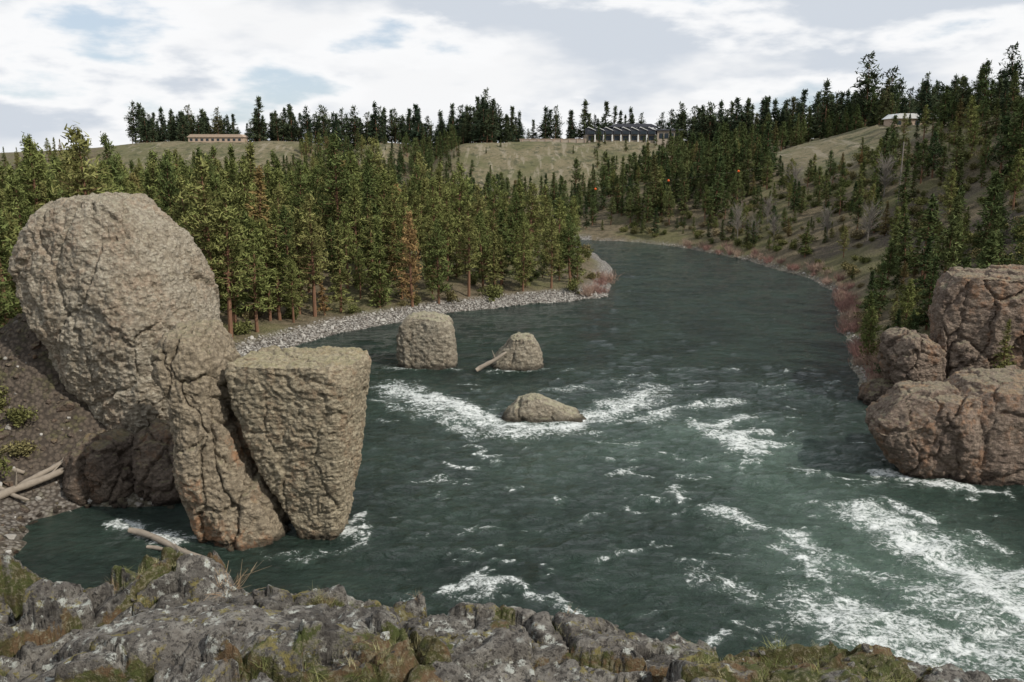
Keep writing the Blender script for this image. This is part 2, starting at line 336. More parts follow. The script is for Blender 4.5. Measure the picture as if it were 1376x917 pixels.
Zw=amp*2*(fbm(P3(X/1.7,Y/1.1),3,60)-.5)+amp*2.4*(fbm(P3(X/5,Y/3.2),2,61)-.5)+foam*.15
m=NT('river_water'); p=m.pos()
fo=m.attr('foam'); ae=m.attr('aer')
na=m.noise(m.pos((1,1.25,1)),1.3,6,.72,1.2); nb=m.noise(p,5,3,.75,0)
f=m.math('ADD',fo,m.math('MULTIPLY',m.math('SUBTRACT',na,.5),3.0)); f=m.math('ADD',f,m.math('MULTIPLY',m.math('SUBTRACT',nb,.5),1.7))
f=m.math('MULTIPLY',m.rng(f,.38,1.2),m.rng(fo,.05,.4,0,.95))
deep=m.mix(m.rng(m.noise(p,.12,4,.65),.35,.65),(.013,.024,.018),(.026,.045,.033))
wc=m.mix(m.math('MULTIPLY',ae,.95,clamp=True),deep,(.10,.150,.115))
b1=m.noise(m.pos((1,1.5,1)),.8,6,.68,.4)
bp=m.bump(m.math('MULTIPLY',b1,1.7),.9,.68)
wat=m.bsdf(wc,.08,bp,.5); wat.inputs['IOR'].default_value=1.33
fm=m.bsdf((.76,.78,.75),.8,m.bump(na,.8,.4),.2)
ms=m.n('ShaderNodeMixShader'); m.l(f,ms.inputs[0]);m.l(wat.outputs[0],ms.inputs[1]);m.l(fm.outputs[0],ms.inputs[2])
me=mesh_np('river_water',np.stack([X,Y,Zw],1),gridfaces(len(wx),len(wy)),True,[m.fin(ms)])
attr(me,'foam',foam);attr(me,'aer',aer)
obj('river_water',me)
# ------------------------------------------------------------------ vegetation prototypes
def folmat(name,ca,cb,cc,cd):
    m=NT(name); oi=m.n('ShaderNodeObjectInfo').outputs['Random']
    cr=m.n('ShaderNodeValToRGB'); m.l(oi,cr.inputs[0]); e=cr.color_ramp.elements
    e[0].color=(*ca,1);e[1].position=.45;e[1].color=(*cb,1)
    for ps,c in ((.95,cc),(.995,cd)):
        q=e.new(ps);q.color=(*c,1)
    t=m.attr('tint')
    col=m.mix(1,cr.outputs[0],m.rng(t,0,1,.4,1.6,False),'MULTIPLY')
    d=m.n('ShaderNodeBsdfDiffuse'); m.l(col,d.inputs[0])
    return m.fin(d)
M_pine=folmat('pine_needles',(.075,.095,.034),(.13,.145,.048),(.16,.155,.058),(.22,.14,.06))
M_fir=folmat('fir_needles',(.038,.058,.026),(.070,.090,.034),(.10,.112,.044),(.14,.11,.05))
M_dist=folmat('far_needles',(.030,.045,.028),(.045,.060,.034),(.062,.075,.038),(.08,.08,.04))
M_brownpine=folmat('dying_needles',(.25,.165,.075),(.25,.165,.075),(.25,.165,.075),(.25,.165,.075))
m=NT('pine_bark'); n=m.noise(m.pos((4,4,.8),True),1.5,4,.7)
M_bark=m.fin(m.bsdf(m.mix(n,(.08,.045,.03),(.27,.145,.085)),.95))
m=NT('grey_bark'); M_grey=m.fin(m.bsdf(m.mix(m.noise(m.pos(obj=True),3,4),(.14,.12,.10),(.30,.27,.23)),.95))
def tube(pts,rad,k=6):
    pts=np.array(pts,float);n=len(pts); th=np.linspace(0,2*np.pi,k,endpoint=False)
    d=np.gradient(pts,axis=0); d/=np.linalg.norm(d,axis=1)[:,None]+1e-9
    up=np.where(np.abs(d[:,2:3])>.9,[[1,0,0]],[[0,0,1]]); a=np.cross(d,up);a/=np.linalg.norm(a,axis=1)[:,None]+1e-9; b=np.cross(d,a)
    V=(pts[:,None]+np.array(rad)[:,None,None]*(a[:,None]*np.cos(th)[None,:,None]+b[:,None]*np.sin(th)[None,:,None])).reshape(-1,3)
    return V,gridfaces(k,n,True)
def build_tree(name,H,R,base,nb,kind,seed,mat,needle=(.32,.6),per=6,fat=1.):
    r=np.random.default_rng(seed)
    V=[];F=[];MI=[];T=[];off=0
    def add(v,f,mi,t):
        nonlocal off
        V.append(v);F.append(f+off);MI.append(np.full(len(f),mi));T.append(np.full(len(v),t) if np.isscalar(t) else t);off+=len(v)
    zz=np.linspace(-.6,H*.97,9); bend=np.stack([.12*np.sin(zz*.3+seed),.12*np.cos(zz*.23+seed*2),zz],1)
    rad=np.maximum((1-np.clip(zz/H,0,1))**.8*H*.0155,.02)
    v,f=tube(bend,rad,7); add(v,f,0,.5)
    u=np.sort(r.uniform(0,1,nb))
    tips=[];dirs=[];tt=[]
    asym=r.uniform(0,6.28)
    for i in range(nb):
        hz=base+(1-base)*u[i]**(.95)
        q=(hz-base)/(1-base); az=r.uniform(0,6.283)
        if kind=='fir': prof=(1-q)**.85*(.55+.45*min(1,q/.12)); el=.25*q+r.normal(-.08,.12)
        elif kind=='pine': prof=(1-q**1.6)**.75*(.45+.55*min(1,q/.3)); el=.1+.5*q+r.normal(0,.2)
        else: prof=(1-q**2)**.6*.9; el=.5+r.normal(0,.25)
        L=R*max(.08,prof)*r.uniform(.5,1.2)*(1+.18*math.cos(az-asym))
        d=np.array([math.cos(az)*math.cos(el),math.sin(az)*math.cos(el),math.sin(el)])
        o=np.array([0,0,hz*H*.97]); sag=-.12 if kind=='fir' else .1
        s=np.linspace(0,1,3); pts=o+d*L*s[:,None]; pts[:,2]+=sag*L*s**2
        v,f=tube(pts,np.linspace(.05,.012,3)*(H/16)*(1.2-q),3); add(v,f,0,.4)
        nc=max(2,int(L/(.36 if kind=='fir' else .46)))
        sl=np.linspace(.22 if kind=='fir' else .4,1.0,nc)+r.normal(0,.04,nc)
        br=r.uniform(.1,.9)
        for sc in sl:
            c=o+d*L*sc; c[2]+=sag*L*sc*sc
            side=np.cross(d,[0,0,1]); spread=(.45*(1-sc)+.14)*L*.55 if kind=='fir' else .28
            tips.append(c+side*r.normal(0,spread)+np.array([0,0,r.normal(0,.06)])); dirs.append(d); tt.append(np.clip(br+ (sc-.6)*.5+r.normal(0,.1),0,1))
    for k in range(6): tips.append(np.array([0,0,H*(.95+.01*k)])); dirs.append(np.array([0,0,1.])); tt.append(.6)
    C=np.repeat(np.array(tips),per,0); D=np.repeat(np.array(dirs),per,0); TT=np.repeat(np.array(tt),per)
    n=len(C)
    if kind=='fir':
        C=C+r.normal(0,.13*fat,(n,3)); dd=D*1.0+r.normal(0,.5,(n,3))
    else:
        C=C+r.normal(0,.20*fat,(n,3)); dd=D*.5+r.normal(0,.7,(n,3))+[0,0,.25]
    dd/=np.linalg.norm(dd,axis=1)[:,None]
    wv=np.cross(dd,r.normal(0,1,(n,3))); wv/=np.linalg.norm(wv,axis=1)[:,None]
    ln=r.uniform(*needle,n)[:,None]*fat; wd=ln*r.uniform(.24,.40,n)[:,None]
    a=C-dd*ln*.4+wv*wd*.5; b=C-dd*ln*.4-wv*wd*.5; c=C+dd*ln*.6+wv*wd*.15; e=C+dd*ln*.6-wv*wd*.15
    v=np.stack([a,b,e,c],1).reshape(-1,3); f=np.arange(4*n).reshape(-1,4)
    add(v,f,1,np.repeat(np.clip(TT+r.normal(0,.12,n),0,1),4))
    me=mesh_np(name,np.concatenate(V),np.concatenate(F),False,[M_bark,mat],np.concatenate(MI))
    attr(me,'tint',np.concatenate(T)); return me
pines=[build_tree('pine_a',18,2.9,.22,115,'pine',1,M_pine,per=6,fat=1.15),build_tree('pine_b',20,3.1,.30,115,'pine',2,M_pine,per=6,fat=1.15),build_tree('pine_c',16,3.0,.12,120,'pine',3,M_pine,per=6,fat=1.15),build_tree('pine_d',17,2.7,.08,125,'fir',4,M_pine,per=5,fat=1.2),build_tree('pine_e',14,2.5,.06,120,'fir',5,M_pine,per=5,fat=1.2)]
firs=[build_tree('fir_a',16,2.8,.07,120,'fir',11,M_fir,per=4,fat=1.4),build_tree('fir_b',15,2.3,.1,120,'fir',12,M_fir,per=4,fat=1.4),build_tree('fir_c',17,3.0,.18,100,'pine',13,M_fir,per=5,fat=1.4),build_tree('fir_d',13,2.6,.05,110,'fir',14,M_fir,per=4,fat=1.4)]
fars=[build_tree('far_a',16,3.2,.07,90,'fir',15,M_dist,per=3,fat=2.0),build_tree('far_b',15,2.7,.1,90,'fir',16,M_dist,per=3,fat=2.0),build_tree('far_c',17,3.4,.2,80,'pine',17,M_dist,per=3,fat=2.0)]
brownp=build_tree('pine_brown',17,2.3,.1,130,'pine',21,M_brownpine,per=7)
def twiggy(name,n,h,spread,rad,mat,seed,sub=3,trunk=False):
    r=np.random.default_rng(seed);V=[];F=[];T=[];off=0
    def add(v,f):
        nonlocal off
        V.append(v);F.append(f+off);T.append(np.full(len(v),r.uniform(.2,1)));off+=len(v)
    if trunk:
        v,f=tube([(0,0,-.3),(.1,0,h*.3),(0,.1,h*.6),(.1,0,h*.9)],[.14,.11,.07,.02],6);add(v,f)
    for i in range(n):
        az=r.uniform(0,6.28);el=r.uniform(.55,1.45);L=h*r.uniform(.5,1)
        o=np.array([r.normal(0,spread*.25),r.normal(0,spread*.25),-.1]) if not trunk else np.array([0,0,h*r.uniform(.2,.75)])
        if trunk:L*=.5
        d=np.array([math.cos(az)*math.cos(el),math.sin(az)*math.cos(el),math.sin(el)])
        e=o+d*L; v,f=tube([o,o+d*L*.5+r.normal(0,.05*min(1,h),3),e],[rad,rad*.7,rad*.3],3);add(v,f)
        for k in range(sub):
            q=o+d*L*r.uniform(.3,.9); d2=d+r.normal(0,.45,3); L2=L*r.uniform(.2,.45)
            v,f=tube([q,q+d2*L2*.5,q+d2*L2],[rad*.6,rad*.45,rad*.2],3);add(v,f)
    me=mesh_np(name,np.concatenate(V),np.concatenate(F),False,[mat]);attr(me,'tint',np.concatenate(T));return me
M_red=folmat('red_osier_twigs',(.23,.13,.11),(.30,.19,.155),(.32,.24,.18),(.3,.22,.16))
reds=[twiggy('red_shrub_a',60,2.0,1.6,.028,M_red,5,3),twiggy('red_shrub_b',55,1.5,1.8,.028,M_red,6,3)]
bares=[twiggy('bare_tree_a',70,8,1,.04,M_grey,8,6,True)]
M_bush=folmat('bush_leaves',(.075,.09,.03),(.12,.12,.045),(.17,.14,.07),(.21,.17,.10))
def bush(name,seed,R=1.,n=900,mat=None):
    r=np.random.default_rng(seed)
    cl=r.normal(0,.45*R,(22,3))*[1,1,.6]+[0,0,.5*R]; C=cl[r.integers(0,22,n)]+r.normal(0,.2*R,(n,3)); C[:,2]=np.abs(C[:,2])
    d=r.normal(0,1,(n,3));d/=np.linalg.norm(d,axis=1)[:,None];w_=np.cross(d,r.normal(0,1,(n,3)));w_/=np.linalg.norm(w_,axis=1)[:,None]
    s=r.uniform(.07,.15,n)[:,None]*R**.5
    v=np.stack([C-d*s,C+w_*s*.5,C+d*s,C-w_*s*.5],1).reshape(-1,3)
    me=mesh_np(name,v,np.arange(4*n).reshape(-1,4),False,[mat or M_bush]);attr(me,'tint',np.repeat(r.uniform(0,1,n),4));return me
bushes=[bush('bush_a',1),bush('bush_b',2)]
# ------------------------------------------------------------------ instancing
def protocoll(name,meshes):
    c=bpy.data.collections.new(name)
    for i,me in enumerate(meshes):
        o=bpy.data.objects.new('%s_%02d'%(name,i),me); c.objects.link(o)
    return c
def scatter(name,pts,coll,ncount,scale,seed=0,tilt=.03,idx=None):
    r=np.random.default_rng(seed);n=len(pts)
    me=bpy.data.meshes.new(name);me.vertices.add(n);me.vertices.foreach_set('co',np.asarray(pts,np.float32).ravel())
    rot=np.stack([r.normal(0,tilt,n),r.normal(0,tilt,n),r.uniform(0,6.283,n)],1)
    attr(me,'rot',rot,'FLOAT_VECTOR'); attr(me,'scl',scale,'FLOAT_VECTOR'); attr(me,'idx',r.integers(0,ncount,n) if idx is None else idx,'INT')
    me.update()
    o=obj(name,me)
    g=bpy.data.node_groups.new(name+'_gn','GeometryNodeTree')
    g.interface.new_socket('Geometry',in_out='INPUT',socket_type='NodeSocketGeometry');g.interface.new_socket('Geometry',in_out='OUTPUT',socket_type='NodeSocketGeometry')
    N=g.nodes.new;gi=N('NodeGroupInput');go=N('NodeGroupOutput');ip=N('GeometryNodeInstanceOnPoints');ci=N('GeometryNodeCollectionInfo')
    ci.inputs['Collection'].default_value=coll;ci.inputs['Separate Children'].default_value=True;ci.inputs['Reset Children'].default_value=True
    def na(nm,t):
        a=N('GeometryNodeInputNamedAttribute');a.data_type=t;a.inputs['Name'].default_value=nm;return a.outputs[0]
    e=N('FunctionNodeEulerToRotation')
    L=g.links.new
    L(gi.outputs[0],ip.inputs['Points']);L(ci.outputs[0],ip.inputs['Instance']);ip.inputs['Pick Instance'].default_value=True
    L(na('idx','INT'),ip.inputs['Instance Index']);L(na('rot','FLOAT_VECTOR'),e.inputs[0]);L(e.outputs[0],ip.inputs['Rotation']);L(na('scl','FLOAT_VECTOR'),ip.inputs['Scale'])
    L(ip.outputs[0],go.inputs[0])
    md=o.modifiers.new('scatter','NODES');md.node_group=g
    return o
def jgrid(x0,x1,y0,y1,s,seed):
    r=np.random.default_rng(seed)
    a,b=np.meshgrid(np.arange(x0,x1,s),np.arange(y0,y1,s));a=a.ravel()+r.uniform(-.48,.48,a.size)*s;b=b.ravel()+r.uniform(-.48,.48,b.size)*s
    return a,b
C_pine=protocoll('pine_kind',pines);C_fir=protocoll('fir_kind',firs);C_far=protocoll('far_kind',fars);C_red=protocoll('red_kind',reds);C_bush=protocoll('bush_kind',bushes);C_bare=protocoll('bare_kind',bares)
def sc3(s,r,j=.12,w=1.): return np.stack([s*w*r.uniform(1-j,1+j,len(s)),s*w*r.uniform(1-j,1+j,len(s)),s],1)
def view(x,y,m=10): return np.abs(x)<.61*y+m
r=np.random.default_rng(50)
x1,y1=jgrid(-190,30,84,165,4.6,1); x3,y3=jgrid(-190,30,165,250,5.6,1);x2,y2=jgrid(-330,0,250,470,8.5,2)
x=np.concatenate([x1,x3,x2]);y=np.concatenate([y1,y3,y2])
z,dsx,dpx=terrain(x,y)
k=(dsx>5.0)&(x<26)&view(x,y)&(dpx>12)&((y<250)|(y>262))&(grassmask(x,y)<.3)&(r.uniform(0,1,len(x))<.9)
k&=~((y>262)&(x>-60))
x,y,z=x[k],y[k],z[k]
s=np.clip(r.normal(.85,.23,len(x)),.35,1.25)*(1-.26*sstep(-45,5,x)*(y<250))
s=s*np.where((y<250),1,.68)
scatter('pine_forest',np.stack([x,y,z-.1],1),C_pine,5,sc3(s,r,.15,1.12),51,.04,idx=r.choice(5,len(x),p=[.2,.15,.25,.25,.15]))
# right bank slope
x,y=jgrid(36,150,62,340,4.9,3); z,dsx,dpx=terrain(x,y)
dn=fbm(P3(x/22,y/22),3,77)
lowz=inbox(x,y,62,116,190,262,8)
k=(dsx>3.5)&(dpx>-8)&view(x,y,10)&(grassmask(x,y)<.35)&(dn>.37)&(r.uniform(0,1,len(x))<.88)&~((y<76)&(x<58))&~((np.abs(x-50)<10)&(np.abs(y-84)<7))
talm=inbox(x,y,60,95,120,190,8)*sstep(.45,.58,fbm(P3(x/20,y/20),3,222)); k&=(talm<.4)|(r.uniform(0,1,len(x))<.25)
x,y,z,dsx,lowz=x[k],y[k],z[k],dsx[k],lowz[k]
s=np.clip(r.normal(.57,.24,len(x)),.18,1.1)*(.5+.5*sstep(0,22,dsx))*(1-.40*lowz)
scatter('fir_forest',np.stack([x,y,z-.1],1),C_fir,4,sc3(s,r,.15,1.25),52,.035)
x,y=jgrid(38,140,80,330,8,33); z,dsx,dpx=terrain(x,y)
k=(dsx>3)&(dpx>0)&view(x,y,10)&(grassmask(x,y)<.35)&(r.uniform(0,1,len(x))<.6)&~((np.abs(x-50)<10)&(np.abs(y-84)<8))
x,y,z=x[k],y[k],z[k]
scatter('pine_forest',np.stack([x,y,z-.1],1),C_pine,5,sc3(np.clip(r.normal(.40,.14,len(x)),.15,.7),r,.12,1.2),53,.03)
# far bank and bluff foot
x,y=jgrid(-110,150,262,480,6.2,4); z,dsx,dpx=terrain(x,y)
g=grassmask(x,y); dn=fbm(P3(x/16,y/16),3,79)
k=(dsx>4)&(dpx>-4)&(((g<.5)&(r.uniform(0,1,len(x))<.9))|((g>=.5)&(dn>.56)&(r.uniform(0,1,len(x))<.3)))&~((x>84)&(y<340)&(g>.2))&~((x<-60)&(y<400))
x,y,z,g=x[k],y[k],z[k],g[k]
s=np.clip(r.normal(.56,.17,len(x)),.25,1.0)*np.where(g>.3,.6,1)
scatter('fir_forest',np.stack([x,y,z-.1],1),C_fir,4,sc3(s,r,.12,1.25),54,.03)
x,y=jgrid(-330,190,60,560,5.0,5); z,dsx,dpx=terrain(x,y)
bld=((x>0)&(x<88)&(y>425)&(y<472))|((x>-186)&(x<-144)&(y<512))|((np.abs(x-132)<14)&(np.abs(y-290)<14)&(y<293))
dn=fbm(P3(x/30,y/30),3,78)
k=(dpx<=5)&(dpx>-42)&view(x,y,20)&~bld&((dn>.36)|(dpx<-16))&(r.uniform(0,1,len(x))<np.where(dpx>-8,.55,.85))&~((grassmask(x,y)>.6)&(dpx>-3))&((y>330)|(r.uniform(0,1,len(x))<.6))
x,y,z,dpx=x[k],y[k],z[k],dpx[k]
s=np.clip(r.normal(.98,.26,len(x)),.45,1.6)*np.where(y<330,.72,1.)
scatter('distant_tree_line',np.stack([x,y,z-.1],1),C_far,3,sc3(s,r,.15,1.2),55,.03)
# understory bushes
x,y=jgrid(-60,110,60,260,4.0,6); z,dsx,dpx=terrain(x,y)
k=(dsx>3)&(dpx>0)&view(x,y)&(r.uniform(0,1,len(x))<np.where(x>36,.6,.3))&~((x<-22)&(y<76))
x,y,z=x[k],y[k],z[k]
scatter('undergrowth',np.stack([x,y,z],1),C_bush,2,sc3(r.uniform(.6,1.7,len(x)),r,.3),56,.1)
# red osier along the shores
x,y=jgrid(14,70,84,235,1.5,7); z,dsx,dpx=terrain(x,y)
k=(dsx>.3)&(dsx<2.8)&(((x>30)&(r.uniform(0,1,len(x))<np.where(y<165,.7,.3)))|((x<30)&(y>148)&(y<170)&(r.uniform(0,1,len(x))<.45)))
x,y,z=x[k],y[k],z[k]
scatter('red_willow_thicket',np.stack([x,y,z],1),C_red,2,sc3(r.uniform(.6,1.15,len(x))*np.where(x<30,1.2,1.),r,.2),57,.1)
x=np.array([60,63,66,70,74,77,58,86.]);y=np.array([212,206,222,190,178,235,220,200.]);z,_,_=terrain(x,y)
scatter('bare_trees',np.stack([x,y,z],1),C_bare,1,sc3(np.linspace(.7,1.1,8),r),58,.05,idx=np.zeros(8))
# near individual trees
def tree(name,me,x,y,s,dz=-.2,rot=None):
    z,_,_=terrain(np.array([x]),np.array([y])); o=obj(name,me,(x,y,float(z[0])+dz)); o.scale=(s*1.1,s*1.1,s); o.rotation_euler=(0,0,rng.uniform(0,6.28) if rot is None else rot); return o
for q,(x,y,s) in enumerate([(-34.2,112.5,.85),(-32.9,119,.95),(-38.5,108,1.15),(-42,104,1.05),(-26,127.5,.8),(-29,123.5,.9),(-20.5,131,.85),(-12,137,.85),(-7.2,141.5,.8),(-3,145,.75),(2,147.5,.75),(7,151,.72),(12,156,.65),(-47,74,.85),(-49.5,82,.95),(-45.5,88,1.),(-44,66,.5),(-51,64,.8),(47,79.2,.36),(42,98,.45),(46,108,.5),(44.5,93,.4),(51,120,.55),(55,88,.8),(61,100,.9),(66,108,.95),(68,122,.85),(-42.8,69,.45),(-41.5,61,.3),(-46,68,.6),(40.5,90,.42),(42.5,88,.5)]):
    tree('pine_tree',pines[(q*3+q//4)%5] if q<19 else (pines+firs)[(q*2)%9],x,y,s)
tree('pine_tree',brownp,-15.9,133.5,.88)
for x,y,s in [(-40.5,60,1.5),(-43,57,1.8),(-46,60,2.2),(-38,58,1.2),(40.6,79,1.3),(44.5,73.5,1.4),(46,76,1.5),(36.5,95,1.),(-42,65,1.6),(-45,52,2.),(-39.5,62.5,1.3),(-36.5,60,1.),(-41.5,54,1.6),(-39,56,1.1),(-37.5,62,1.)]:
    tree('shrub',bushes[int(x)%2],x,y,s,0)
# ------------------------------------------------------------------ loose stones
def stone(name,seed,mat):
    bm=bmesh.new();bmesh.ops.create_icosphere(bm,subdivisions=3,radius=.5);me=bpy.data.meshes.new(name)
    bm.to_mesh(me);bm.free()
    V=np.empty(len(me.vertices)*3,np.float32);me.vertices.foreach_get('co',V);V=V.reshape(-1,3).astype(float)
    r=np.random.default_rng(seed)
    for q in range(9):
        nn=r.normal(0,1,3);nn/=np.linalg.norm(nn);V-=nn*np.clip(V@nn-r.uniform(.27,.4),0,None)[:,None]
    V*=(1+.3*(fbm(V*2+seed,3,seed)-.5))[:,None]*np.array([1,.8,.6])
    me.vertices.foreach_set('co',V.astype(np.float32).ravel());me.materials.append(mat);me.update();return me
m=NT('cobble'); oi=m.n('ShaderNodeObjectInfo').outputs['Random']
M_cob=m.fin(m.bsdf(m.mix(m.noise(m.pos(obj=True),4,3),m.mix(oi,(.13,.115,.10),(.44,.42,.38)),m.mix(oi,(.25,.22,.19),(.38,.36,.32))),.9))
C_cob=protocoll('cobble_kind',[stone('cobble_%d'%i,i+1,M_cob) for i in range(4)])
def shorepts(cond,x0,x1,y0,y1,sp,seed):
    x,y=jgrid(x0,x1,y0,y1,sp,seed);z,d,_=terrain(x,y);k=cond(x,y,d);return np.stack([x[k],y[k],z[k]+.02],1)
pts=np.concatenate([shorepts(lambda x,y,d:(d>-.3)&(d<4.2)&(x<20),-40,20,95,152,.58,9),shorepts(lambda x,y,d:(d>-.4)&(d<1.4),34,64,84,240,.9,11)])
s=np.exp(r.normal(-1.0,.4,len(pts)))
scatter('shore_cobbles',pts,C_cob,4,sc3(np.clip(s,.15,1.1),r,.25),60,.5)
C_rub=protocoll('rubble_kind',[stone('rubble_%d'%i,i+31,R_dark) for i in range(4)]+[stone('rubblez_3',41,M_cob)])
x,y=jgrid(-50,-24,38,74,.5,12);z,d,_=terrain(x,y);k=(d>-.4)&(r.uniform(0,1,len(x))<.5)
pts=np.stack([x[k],y[k],z[k]],1)
scatter('talus_rubble',pts,C_rub,5,sc3(np.clip(np.exp(r.normal(-1.15,.6,len(pts))),.12,1.7),r,.25),61,.5)
# ------------------------------------------------------------------ driftwood
m=NT('driftwood'); n=m.noise(m.pos((1,1,1),True),3,5,.7)
M_log=m.fin(m.bsdf(m.mix(n,(.15,.12,.09),(.36,.31,.25)),.9,m.bump(n,.6,.05)))
def log(a,b,r0,r1):
    a=np.array(a);b=np.array(b);t=np.linspace(0,1,9);P=a+(b-a)*t[:,None];P+=np.stack([np.sin(t*5)*.06,np.cos(t*4)*.05,np.sin(t*7)*.05],1)*np.linalg.norm(b-a)/4
    rr=np.linspace(r0,r1,9)*(1+.1*np.sin(t*20));rr[0]*=.75;rr[-1]*=.5
    v,f=tube(P,rr,9); V=[v];F=[f];off=len(v)
    for e in (0,-9):
        c=v[:9].mean(0) if e==0 else v[-9:].mean(0); base=0 if e==0 else len(v)-9
        V.append(c[None]);F.append(np.array([[base+i,base+(i+1)%9,off,off] for i in range(9)]));off+=1
    for q in (2,5,6):
        d=np.random.default_rng(int(abs(a[0])*10)+q).normal(0,1,3);d[2]=abs(d[2]);v2,f2=tube([P[q],P[q]+d*.3,P[q]+d*.6],[r0*.35,r0*.2,r0*.08],4);V.append(v2);F.append(f2+off);off+=len(v2)
    VV=np.concatenate(V);FF=np.concatenate(F)
    me=bpy.data.meshes.new('driftwood_log');me.from_pydata(VV.tolist(),[],[list(dict.fromkeys(q)) for q in FF.tolist()]);me.materials.append(M_log)
    for pg in me.polygons:pg.use_smooth=True
    obj('driftwood_log',me)
log((-4.2,97,.15),(-.6,98,2.1),.3,.16)
log((-25.5,52.8,.45),(-18.6,49.2,.15),.24,.14)
log((-23.6,51.0,.15),(-19.3,49.4,.1),.14,.08)
log((-36.5,56,1.3),(-32,60.0,2.6),.32,.2)
log((-35.5,57.5,1.6),(-32.5,60.5,3.1),.22,.15)
log((-42,61,3.6),(-35.5,58.8,2.2),.28,.2)
log((-38,57.5,2.0),(-34,56.4,1.1),.2,.12)
# ------------------------------------------------------------------ foreground rock
fx=np.concatenate([np.arange(-12,-4.2,.08),np.arange(-4.2,2.9,.012),np.arange(2.9,12,.08)])
fy=np.concatenate([np.arange(-4,3.2,.09),np.arange(3.2,6.3,.0115),np.arange(6.3,8.5,.06)])
FX,FY=np.meshgrid(fx,fy);X=FX.ravel();Y=FY.ravel()
ex=[-12,-8,-6,-3.6,-2.9,-2.4,-1.42,-.78,-.3,.48,1.32,1.86,3,6,12]; ey=[3.5,4.5,5.0,5.2,5.15,5.4,5.05,4.80,4.52,4.3,4.2,4.0,3.4,2.5,.5]
w1=fbm(P3(X*1.2,Y*1.2),4,301)-.5
E=np.interp(X,ex,ey)+.16*(fbm(P3(X*3,X*0),4,302)-.5)
base=23.3-.2*np.clip(Y,-4,6)+.02*X-.10*sstep(-1.2,1.,X)-.10*(1-sstep(-3,-2,X))
wx_=X+.10*(fbm(P3(X*4,Y*4),4,303)-.5);wy_=Y+.10*(fbm(P3(X*4,Y*4),4,304)-.5)
def plates(sx,sy,seed,ang):
    c,s_=math.cos(ang),math.sin(ang); u=(wx_*c+wy_*s_)*sx; v=(-wx_*s_+wy_*c)*sy
    f1,f2,i,vx,vy=voro(P3(u,v),seed,True)
    k=(i*1e6).astype(np.int64);o=k*0
    return i,hsh(k,o,o,5)-.5,hsh(k,o,o,6)-.5,vx,vy,f2-f1
i1,tx,ty,vx,vy,e1=plates(1.1,1.9,310,.3); i2,tx2,ty2,vx2,vy2,e2=plates(2.8,4.2,320,-.2); i3,tx3,ty3,vx3,vy3,e3=plates(8,11,330,.5)
slab=np.exp(-(np.clip(np.abs(X+1.6)-.45,0,None)/.35)**2-(np.clip(np.abs(Y-4.1)-.12,0,None)/.18)**2)
rough=(1-.9*slab)*(1-.45*sstep(-.9,-.1,X))
Z=base+.26*w1+rough*(.26*(i1-.5)+.46*tx*vx+.42*ty*vy+.13*(i2-.5)+.30*tx2*vx2+.28*ty2*vy2+.045*(i3-.5)+.09*tx3*vx3)
Z-=rough*(.11*np.exp(-(e1/.035)**2)+.045*np.exp(-(e2/.05)**2)+.012*np.exp(-(e3/.07)**2))
Z+=.10*slab
Z+=.05*(fbm(P3(X*5,Y*5),5,305)-.5)+.026*(fbm(P3(X*22,Y*22),4,306)-.5)
moss=sstep(.52,.63,fbm(P3(X*1.7,Y*2.1),5,350))
moss=np.clip(moss*(.5+.5*sstep(-1.2,.3,X))+.8*np.exp(-(e1/.05)**2)*rough,0,1)*(1-.95*slab)
moss=np.clip(moss+sstep(-.2,1.,X)*.35,0,1)
Z+=.02*moss*(fbm(P3(X*30,Y*30),3,351))
dr=np.clip(Y-E,0,None); Z-=dr*2.0+dr**1.2*1.2
m=NT('lichen_rock'); p=m.pos()
n1=m.noise(p,1.3,5,.65);n2=m.noise(p,6,7,.75);n3=m.noise(p,28,5,.8);n4=m.noise(p,3.2,5,.65,.5)
col=m.mix(m.rng(n1,.35,.65),(.085,.077,.066),(.17,.152,.13)); col=m.mix(m.rng(n2,.42,.62),col,(.27,.25,.215))
vv=m.n('ShaderNodeTexVoronoi');m.l(p,vv.inputs[0]);vv.inputs['Scale'].default_value=14
ls=m.math('ADD',m.math('MULTIPLY',m.math('SUBTRACT',.5,vv.outputs['Distance']),.35),m.math('MULTIPLY',m.math('ADD',n2,n3),.5))
col=m.mix(m.math('MULTIPLY',m.rng(ls,.55,.63),m.rng(n4,.40,.54)),col,(.50,.51,.455))
col=m.mix(m.rng(n3,.50,.42,0,.78),col,(.035,.03,.027))
col=m.mix(m.math('MULTIPLY',m.rng(m.noise(p,5,5,.75),.56,.62),.75),col,(.24,.20,.06))
mo=m.mix(m.rng(n2,.35,.65),(.09,.07,.03),(.08,.095,.028)); mo=m.mix(m.rng(n4,.50,.6),mo,(.15,.095,.05)); mo=m.mix(m.rng(n3,.5,.62,0,.8),mo,(.26,.23,.15))
col=m.mix(m.rng(m.math('ADD',m.attr('moss'),m.math('MULTIPLY',m.math('SUBTRACT',n2,.5),1.4)),.42,.56),col,mo)
h=m.math('ADD',m.math('MULTIPLY',n2,1.),m.math('MULTIPLY',n3,.6))
M_fore=m.fin(m.bsdf(col,.93,m.bump(h,1.,.055)))
me=mesh_np('rock_outcrop',np.stack([X,Y,Z],1),gridfaces(len(fx),len(fy)),True,[M_fore]);attr(me,'moss',moss);obj('rock_outcrop',me)
